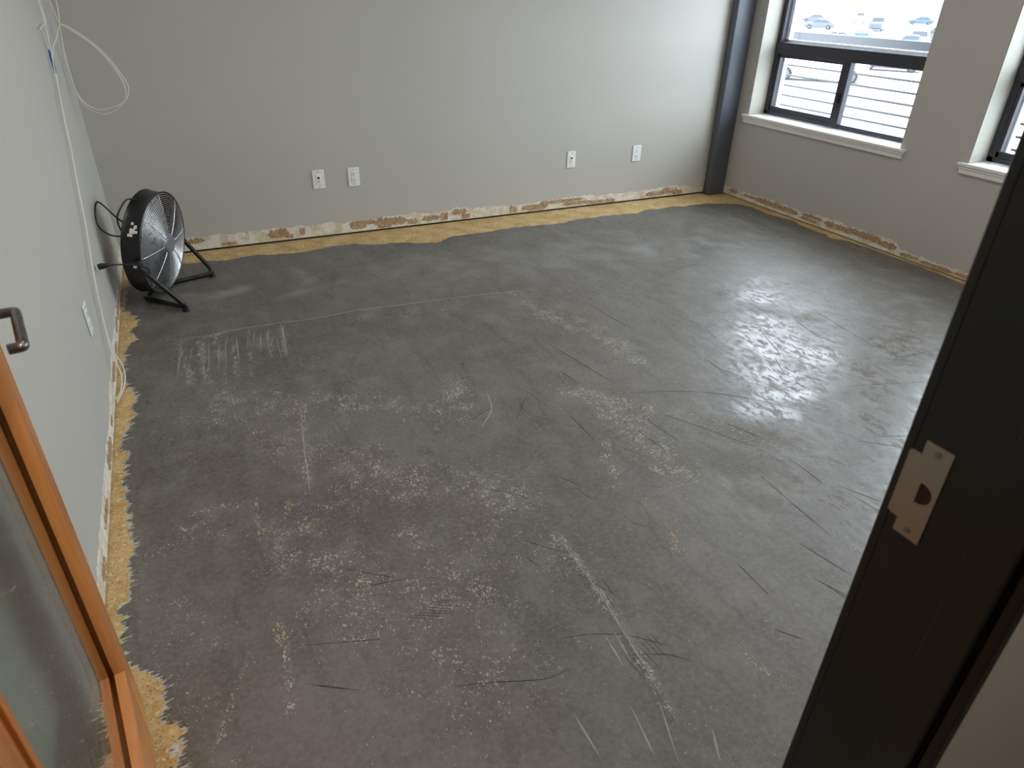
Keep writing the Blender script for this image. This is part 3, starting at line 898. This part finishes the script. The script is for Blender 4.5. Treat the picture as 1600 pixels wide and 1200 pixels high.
gf = grille(.000, 1, FR - .006, 'front_grille', M['chrome'])
bm = bmesh.new()
cyl(bm, (.034, 0, 0), (1, 0, 0), .052, .010, 32, .047)
fpart('centre_badge', bm, M['badge'], 40, gf)
grille(-FD, -1, FR - .006, 'rear_grille', M['black'])
bm = bmesh.new()
cyl(bm, (-.070, 0, 0), (1, 0, 0), .060, .050, 28)
cyl(bm, (-.02, 0, 0), (1, 0, 0), .045, .030, 24)
fpart('motor', bm, M['black'], 40)
for b in range(4):                                  # pitched blades
    bm = bmesh.new()
    rows = []
    for i in range(7):
        r = .045 + (.235 - .045) * i / 6
        half = math.radians(30 - 4 * i / 6)
        tw = .040 - .018 * i / 6
        rows.append([(tw * (j / 4 - .5) * 2 - .035, r, 2 * math.pi * b / 4 + half * (j / 4 - .5) * 2 + .25 * i / 6) for j in range(5)])
    V = [[[bm.verts.new((x + dx, math.cos(a) * r, math.sin(a) * r)) for x, r, a in row] for row in rows] for dx in (0, .0025)]
    for i in range(6):
        for j in range(4):
            bm.faces.new((V[0][i][j], V[0][i][j + 1], V[0][i + 1][j + 1], V[0][i + 1][j]))
            bm.faces.new((V[1][i][j], V[1][i + 1][j], V[1][i + 1][j + 1], V[1][i][j + 1]))
    for i in range(6):
        for j in (0, 4):
            bm.faces.new((V[0][i][j], V[0][i + 1][j], V[1][i + 1][j], V[1][i][j]))
    for i in (0, 6):
        for j in range(4):
            bm.faces.new((V[0][i][j], V[0][i][j + 1], V[1][i][j + 1], V[1][i][j]))
    fpart('blade', bm, M['blade'], 40)
TR = .0122
PZ = .27
bm = bmesh.new()
tube(bm, round_path([(-.0, -FR - .022, PZ), (.185, -.252, TR + .012), (-.10, -.075, TR), (-.10, .075, TR), (.185, .252, TR + .012), (-.0, FR + .022, PZ)], .050, 8), TR, 12)
stand = fpart('stand_tube', bm, M['black'], 60, head=False)
for s in (-1, 1):
    bm = bmesh.new()
    cyl(bm, (.170, s * .243, TR + .003), (0, 0, 1), TR + .006, .026, 16, TR + .003)
    fpart('rubber_foot', bm, M['rubber'], 40, stand, head=False)
    bm = bmesh.new()
    cyl(bm, (-.0, s * (FR + .018), PZ), (0, 1, 0), .026, .028, 20)
    kn = fpart('pivot_knob', bm, M['black'], 40, head=False)
    bm = bmesh.new()
    cyl(bm, (-.0, s * (FR + .034), PZ), (0, 1, 0), .009, .006, 12)
    fpart('bolt', bm, M['chrome'], 40, kn, head=False)
# torn white sticker on the drum side that faces the doorway
bm = bmesh.new()
for (a0, a1, x0, x1) in ((203, 208.5, -.052, -.028), (208.8, 212, -.060, -.036), (199, 203, -.034, -.020), (205, 208, -.028, -.014), (196, 199, -.05, -.038)):
    a0 -= 56; a1 -= 56
    for k in range(3):
        t0 = math.radians(a0 + (a1 - a0) * k / 3); t1 = math.radians(a0 + (a1 - a0) * (k + 1) / 3)
        rr = (FR + .0004, FR + .0012)
        q = [[bm.verts.new((x, math.cos(t) * r, math.sin(t) * r)) for x, t in ((x0, t0), (x1, t0), (x1, t1), (x0, t1))] for r in rr]
        bm.faces.new(q[1]); bm.faces.new(q[0][::-1])
        for i in range(4): bm.faces.new((q[0][i], q[0][(i + 1) % 4], q[1][(i + 1) % 4], q[1][i]))
fpart('sticker', bm, M['label'], False, drum)
# power cord: loops behind the drum, then the free end with the plug (given in world coordinates)
inv = Matrix.Translation(fan.location) @ Matrix.Rotation(math.atan2(-.34, .94), 4, 'Z')
inv = inv.inverted()
bm = bmesh.new()
cA = [(.150, -.80, .43), (.120, -.82, .462), (.094, -.84, .502), (.045, -.85, .575), (.022, -.86, .535), (.022, -.90, .478), (.044, -.88, .432), (.078, -.85, .403), (.128, -.80, .385)]
cB = [(.200, -.74, .545), (.160, -.80, .560), (.118, -.85, .518), (.103, -.85, .477), (.109, -.84, .420), (.135, -.80, .375)]
tube(bm, [inv @ p for p in smooth_path(cA, 8)], .0042, 8)
tube(bm, [inv @ p for p in smooth_path(cB, 8)], .0042, 8)
tube(bm, [inv @ p for p in smooth_path([(.052, -1.252, .394), (.105, -1.14, .352), (.15, -1.02, .300), (.178, -.965, .268), (.190, -.945, .24), (.182, -.94, .215)], 6)], .0036, 8)
cord = fpart('power_cord', bm, M['rubber'], True, head=False)
bm = bmesh.new()
pth = [inv @ Vector(p) for p in ((.014, -1.252, .391), (.030, -1.252, .393), (.046, -1.252, .394), (.060, -1.250, .394))]
tube(bm, pth, [.013, .014, .010, .005], 12)
fpart('plug', bm, M['rubber'], 40, cord, head=False)


# ---- wall plates
def plate(name, loc, rz, label, kind, w=.078, h=.122, tilt=0.0):
    o = empty(name, loc, (0, tilt, rz))             # local +y points out of the wall
    tag(o, label, 'wall plate' if kind == 'jack' else 'outlet')
    bm = bmesh.new()
    box(bm, -w / 2, w / 2, 0.0005, .006, -h / 2, h / 2, .0035, 2)
    obj('cover', bm, M['plastic'], o)
    for z in ((.048,) if kind == 'duplex' else (.048,)) + (-.048,):
        bm = bmesh.new(); cyl(bm, (0, .0062, z), (0, 1, 0), .003, .0012, 12); obj('screw', bm, M['screw'], o)
    if kind == 'jack':
        bm = bmesh.new(); box(bm, -.016, .016, .005, .0085, -.030, .030, .001, 1); j = obj('insert', bm, M['plastic'], o)
        bm = bmesh.new(); box(bm, -.007, .007, .008, .0092, .004, .017); obj('port', bm, M['slot'], j)
        bm = bmesh.new(); cyl(bm, (0, .0098, -.012), (0, 1, 0), .0062, .003, 16); obj('coaxial_port', bm, M['jack'], j)
    elif kind == 'duplex':
        for z in (.021, -.021):
            bm = bmesh.new()
            box(bm, -.0165, .0165, .005, .0082, z - .0145, z + .0145, .002, 2)
            f = obj('socket', bm, M['plastic'], o)
            bm = bmesh.new()
            box(bm, -.0075, -.0052, .0080, .0087, z - .001, z + .009)
            box(bm, .0052, .0075, .0080, .0087, z - .001, z + .007)
            cyl(bm, (0, .0083, z - .008), (0, 1, 0), .0027, .0008, 10)
            obj('slots', bm, M['slot'], f)
    return o


PI = math.pi
plate('wall_plate', (1.236, 0, .389), PI, 'white jack plate with dark port and cream socket, nearer the floor fan', 'jack')
plate('power_outlet', (1.468, 0, .387), PI, 'white duplex power outlet beside the jack plate nearer the floor fan', 'duplex')
plate('wall_plate', (3.136, 0, .379), PI, 'white jack plate on the back wall towards the steel column', 'jack', .072)
plate('power_outlet', (3.731, 0, .384), PI, 'white power outlet on the back wall nearest the steel column', 'duplex', .08)
plate('power_outlet', (0, -1.842, .392), -PI / 2, 'white power outlet low on the wall behind the hanging cables', 'duplex', .078)


# ---- white network cables hanging down the left wall
def cable(name, runs, r, label):
    o = empty(name, (.02, -1.6, .0))
    tag(o, label, 'cable')
    bm = bmesh.new()
    for pts in runs:
        tube(bm, [p - Vector(o.location) for p in smooth_path(pts, 8)], r, 6)
    obj('jacket', bm, M['cable'], o, True)
    return o


run = [(.012, -.84, 1.308), (.012, -.756, 1.229), (.012, -.75, 1.169), (.012, -.758, 1.113), (.012, -.924, .977), (.012, -.993, .869), (.012, -1.14, .723), (.012, -1.257, .587), (.014, -1.475, .433), (.012, -1.572, .27), (.020, -1.66, .16), (.040, -1.73, .09), (.034, -1.80, .055), (.016, -1.87, .05)]
L1 = [(.040, -.30, 1.304), (.081, -.30, 1.285), (.172, -.30, 1.205), (.225, -.30, 1.130), (.263, -.30, 1.046), (.270, -.30, 1.000), (.247, -.30, .954), (.185, -.30, .903), (.122, -.30, .887), (.058, -.30, .921), (.030, -.29, .985), (.022, -.28, 1.066), (.018, -.28, 1.140), (.028, -.29, 1.240), (.038, -.30, 1.302)]
sh = lambda P, dx, dy, dz: [(a + dx, b + dy, c + dz) for a, b, c in P]
c1 = cable('network_cable', [[(.02, -.42, CEIL), (.022, -.40, 2.0), (.024, -.36, 1.5), (.036, -.31, 1.33)] + L1[:1], L1], .0029, 'white cable knotted in the corner with a big hanging loop, outer strand')
L2 = [(.040, -.31, 1.300), (.070, -.32, 1.287), (.150, -.33, 1.222), (.214, -.34, 1.140), (.250, -.34, 1.055), (.256, -.34, .990), (.234, -.33, .945), (.180, -.33, .922), (.115, -.32, .910), (.062, -.31, .938), (.032, -.31, 1.000), (.026, -.30, 1.09), (.030, -.30, 1.22), (.040, -.31, 1.298)]
c2 = cable('network_cable', [[(.03, -.36, CEIL), (.05, -.33, 2.0), (.055, -.31, 1.5), (.050, -.31, 1.36), (.042, -.31, 1.305)], L2, [(.040, -.31, 1.30), (.024, -.45, 1.25), (.014, -.60, 1.22), (.012, -.70, 1.19)]], .0029, 'white cable knotted in the corner with a big hanging loop, inner strand')
c3 = cable('network_cable', [[(.012, -.60, CEIL), (.014, -.66, 2.0), (.014, -.60, 1.45), (.016, -.62, 1.33), (.013, -.74, 1.315), (.012, -.84, 1.308)], run], .0026, 'white cable with blue tape running down the side wall to the floor')
bm = bmesh.new()
tube(bm, [Vector(p) - Vector(c3.location) for p in ((.0125, -.752, 1.222), (.013, -.749, 1.195), (.013, -.749, 1.150), (.0125, -.755, 1.128))], [.0042, .0062, .0058, .0042], 8)
obj('blue_tape', bm, M['blue'], c3, True)
run2 = [(.014, -.80, CEIL), (.014, -.78, 1.9), (.020, -.70, 1.4), (.020, -.72, 1.27), (.016, -.80, 1.13)] + [(a + .007, b - .03, c) for a, b, c in run[4:10]] + [(.030, -1.69, .19), (.055, -1.73, .12), (.050, -1.79, .07), (.018, -1.89, .045)]
c4 = cable('network_cable', [run2], .0024, 'plain white cable running down the side wall to the floor')

# ---- recessed ceiling lamps
for i, (x, y, lab) in enumerate(((.85, -2.05, 'round recessed ceiling lamp between the fan corner and the door'), (3.0, -2.05, 'round recessed ceiling lamp nearest the window wall'), (.85, -3.75, 'round recessed ceiling lamp just inside the doorway'), (3.0, -3.75, 'round recessed ceiling lamp by the front wall and windows'))):
    o = empty('ceiling_lamp', (x, y, CEIL))
    tag(o, lab, 'lamp')
    bm = bmesh.new()
    lathe(bm, [(-.006, .075), (0, .095), (-.001, .095), (-.010, .092), (-.010, .078)], 32)
    bmesh.ops.rotate(bm, verts=bm.verts, matrix=Matrix.Rotation(-PI / 2, 3, 'Y'))
    obj('trim_ring', bm, M['white'], o, 40)
    bm = bmesh.new()
    cyl(bm, (0, 0, -.004), (0, 0, 1), .076, .003, 32)
    obj('diffuser', bm, M['diffuser'], o)
    ld = bpy.data.lights.new('lamp_light', 'AREA')
    ld.shape = 'DISK'; ld.size = .05; ld.energy = LAMP
    ld.color = (1.0, .935, .83)
    lo = bpy.data.objects.new('lamp_light', ld)
    COL.objects.link(lo); lo.location = (x, y, CEIL - .014)
ld = bpy.data.lights.new('hall_light', 'AREA')
ld.shape = 'DISK'; ld.size = .3; ld.energy = HALL_LAMP
ld.color = (1.0, .90, .74)
lo = bpy.data.objects.new('hall_light', ld)
COL.objects.link(lo); lo.location = (1.4, -5.2, CEIL - .03)
o = empty('ceiling_lamp', (1.4, -5.2, CEIL))
tag(o, 'round ceiling lamp in the hallway outside the door', 'lamp')
bm = bmesh.new(); cyl(bm, (0, 0, -.008), (0, 0, 1), .17, .014, 32); obj('trim_ring', bm, M['white'], o, 40)
bm = bmesh.new(); cyl(bm, (0, 0, -.017), (0, 0, 1), .15, .004, 32); obj('diffuser', bm, M['diffuser'], o)

# ================================================================ OUTSIDE
GZ = -3.2
tag(boxes('ground', [(XO + 1.2, 700, -500, 900, GZ - .2, GZ)], M['lot']), kind='structure')
tag(boxes('balcony_floor', [(XO + .005, XO + 1.2, -9, 6, -.25, -.05)], M['balcony']), kind='structure')
RX = 5.80
rail = empty('balcony_railing', (RX, -1.5, -.05))
tag(rail, 'grey balcony railing with thin horizontal cables outside the windows', 'railing')


def rpart(name, lst=None, mat=None, bm=None):
    o = boxes(name, lst, mat, None) if lst else obj(name, bm, mat, None, True)
    o.parent = rail
    o.matrix_parent_inverse = Matrix.Translation(rail.location).inverted()


rpart('top_rail', [(RX - .03, RX + .03, -8, 5.5, 1.135, 1.205)], M['rail'])
for k in range(7):
    y = -7.9 + k * 2.2
    rpart('post', [(RX - .02, RX + .02, y - .025, y + .025, -.05, 1.135)], M['rail'])
for k in range(12):
    z = 1.011 - k * .0865
    bm = bmesh.new()
    tube(bm, [(RX, -8, z), (RX, -3, z - .002), (RX, 1, z + .001), (RX, 5.5, z)], .0095, 6)
    rpart('cable', None, M['wire'], bm)


def car(x, y, rz, paint, label, pick=False):
    o = empty('parked_car' if not pick else 'pickup_truck', (x, y, GZ), (0, 0, rz))
    tag(o, label, 'car' if not pick else 'truck', 'vehicles in the car park')
    L, hw = (4.6, .90) if not pick else (5.6, .98)
    ht = .0 if not pick else .28
    bm = bmesh.new()

    def loft(secs):
        prev = None
        for (px, h, z0, z1, top) in secs:
            q = [bm.verts.new(v) for v in ((px, -h, z0), (px, -h * 1.02, (z0 + z1) / 2), (px, -h * top, z1), (px, h * top, z1), (px, h * 1.02, (z0 + z1) / 2), (px, h, z0))]
            if prev:
                for i in range(6): bm.faces.new((prev[i], prev[(i + 1) % 6], q[(i + 1) % 6], q[i]))
            else: bm.faces.new(q[::-1])
            prev = q
        bm.faces.new(prev)
    a = L / 2
    loft([(-a, hw * .85, .45, .75 + ht, .85), (-a + .12, hw * .95, .25, .92 + ht, .9), (-a + .8, hw, .20, .98 + ht, .94), (0, hw, .20, .98 + ht, .95), (a - 1.2, hw, .20, .95 + ht, .94), (a - .3, hw * .95, .24, .82 + ht, .9), (a, hw * .82, .38, .66 + ht, .85)])
    if pick: loft([(-.45, hw * .92, 1.2, 1.25, .95), (-.35, hw * .9, 1.2, 1.86, .86), (.75, hw * .9, 1.2, 1.88, .86), (1.35, hw * .92, 1.2, 1.25, .95)])
    else: loft([(-1.75, hw * .9, .9, .98, .95), (-1.0, hw * .9, .9, 1.42, .80), (.25, hw * .9, .9, 1.46, .80), (1.15, hw * .92, .9, .97, .95)])
    obj('body', bm, paint, o, 30)
    if pick: wins = [[(-.33, 1.30), (-.28, 1.78), (.72, 1.80), (1.15, 1.30)]]; zr = (1.25, 1.86); ws = [(1.32, 1.29, .78, 1.82), (-.46, 1.32, -.37, 1.80)]
    else: wins = [[(-1.5, 1.02), (-.95, 1.36), (-.30, 1.40), (-.30, 1.02)], [(-.22, 1.02), (-.22, 1.40), (.22, 1.40), (.95, 1.02)]]; ws = [(1.12, 1.02, .32, 1.43), (-1.68, 1.03, -1.06, 1.39)]
    for wn in wins:
        for s in (-1, 1):
            bm = bmesh.new()
            q = []
            for d in (0, .02):
                q.append([bm.verts.new((px, s * (hw * (.93 if z < 1.32 else .83) + .004 + d), z)) for px, z in wn])
            bm.faces.new(q[0]); bm.faces.new(q[1][::-1])
            for i in range(4): bm.faces.new((q[0][i], q[0][(i + 1) % 4], q[1][(i + 1) % 4], q[1][i]))
            obj('side_window', bm, M['carglass'], o)
    for (x0, z0, x1, z1) in ws:
        bm = bmesh.new()
        sx = .03 if x0 > 0 else -.03
        q = [[bm.verts.new(v) for v in ((x0 + d, -hw * .78, z0), (x0 + d, hw * .78, z0), (x1 + d, hw * .66, z1), (x1 + d, -hw * .66, z1))] for d in (sx * .4, sx)]
        bm.faces.new(q[0]); bm.faces.new(q[1][::-1])
        for i in range(4): bm.faces.new((q[0][i], q[0][(i + 1) % 4], q[1][(i + 1) % 4], q[1][i]))
        obj('windscreen', bm, M['carglass'], o)
    boxes('grille', [(a - .02, a + .015, -hw * .55, hw * .55, .50, .66 + ht * .8)], M['tyre'], o)
    wr_ = .33 if not pick else .39
    for wx in (-a + .9, a - .9):
        for s in (-1, 1):
            bm = bmesh.new(); cyl(bm, (wx, s * (hw - .09), wr_), (0, 1, 0), wr_, .22, 24); w_ = obj('wheel', bm, M['tyre'], o, 40)
            bm = bmesh.new(); cyl(bm, (wx, s * (hw + .022), wr_), (0, 1, 0), wr_ * .62, .02, 16); obj('rim', bm, M['rim'], w_, 40)
    for s in (-1, 1):
        bm = bmesh.new(); box(bm, a - .16, a - .01, s * hw * .62 - .16, s * hw * .62 + .16, .62 + ht * .7, .72 + ht * .8, .02, 1); obj('headlight', bm, M['rim'], o)


PW = plain('white_car_paint', (232, 234, 238), .2, var=.02)
PS = plain('grey_car_paint', (66, 70, 80), .4, .0, var=.02)
PB = plain('blue_car_paint', (40, 62, 98), .22, var=.04)
car(38.0, 29.5, 2.3, PW, 'white pickup truck with dark grille parked nearest the balcony', True)
car(49.0, 33.0, 2.2, PS, 'dark grey car parked beside the nearest white pickup truck')
car(47.0, 24.5, 2.3, PW, 'white car parked outside, in line with the second window')
car(66.0, 54.0, 2.4, PW, 'white car parked at the middle of the lot')
car(74.0, 57.0, .6, PB, 'blue car parked at the middle of the lot')
car(80.0, 52.0, 2.3, PS, 'dark grey pickup truck parked in the middle row', True)
car(118.0, 106.0, 2.3, PS, 'dark grey car parked in the far row')
car(128.0, 104.0, .7, PW, 'white pickup truck parked in the far row', True)
car(138.0, 98.0, 2.3, PB, 'blue car parked in the far row')
car(58.0, 47.0, .65, PS, 'dark grey car parked facing the white car in the lot')
car(60.0, 40.0, 2.3, PB, 'blue pickup truck parked in the second row', True)
car(70.0, 47.0, .7, PW, 'white pickup truck parked in the second row', True)
car(96.0, 84.0, 2.2, PS, 'dark grey car parked before the far row')
car(104.0, 80.0, .6, PS, 'dark grey pickup truck parked before the far row', True)
car(112.0, 74.0, 2.3, PW, 'white car parked before the far row')
car(60.0, 28.0, 2.3, PS, 'dark grey car parked in line with the wall between the windows')
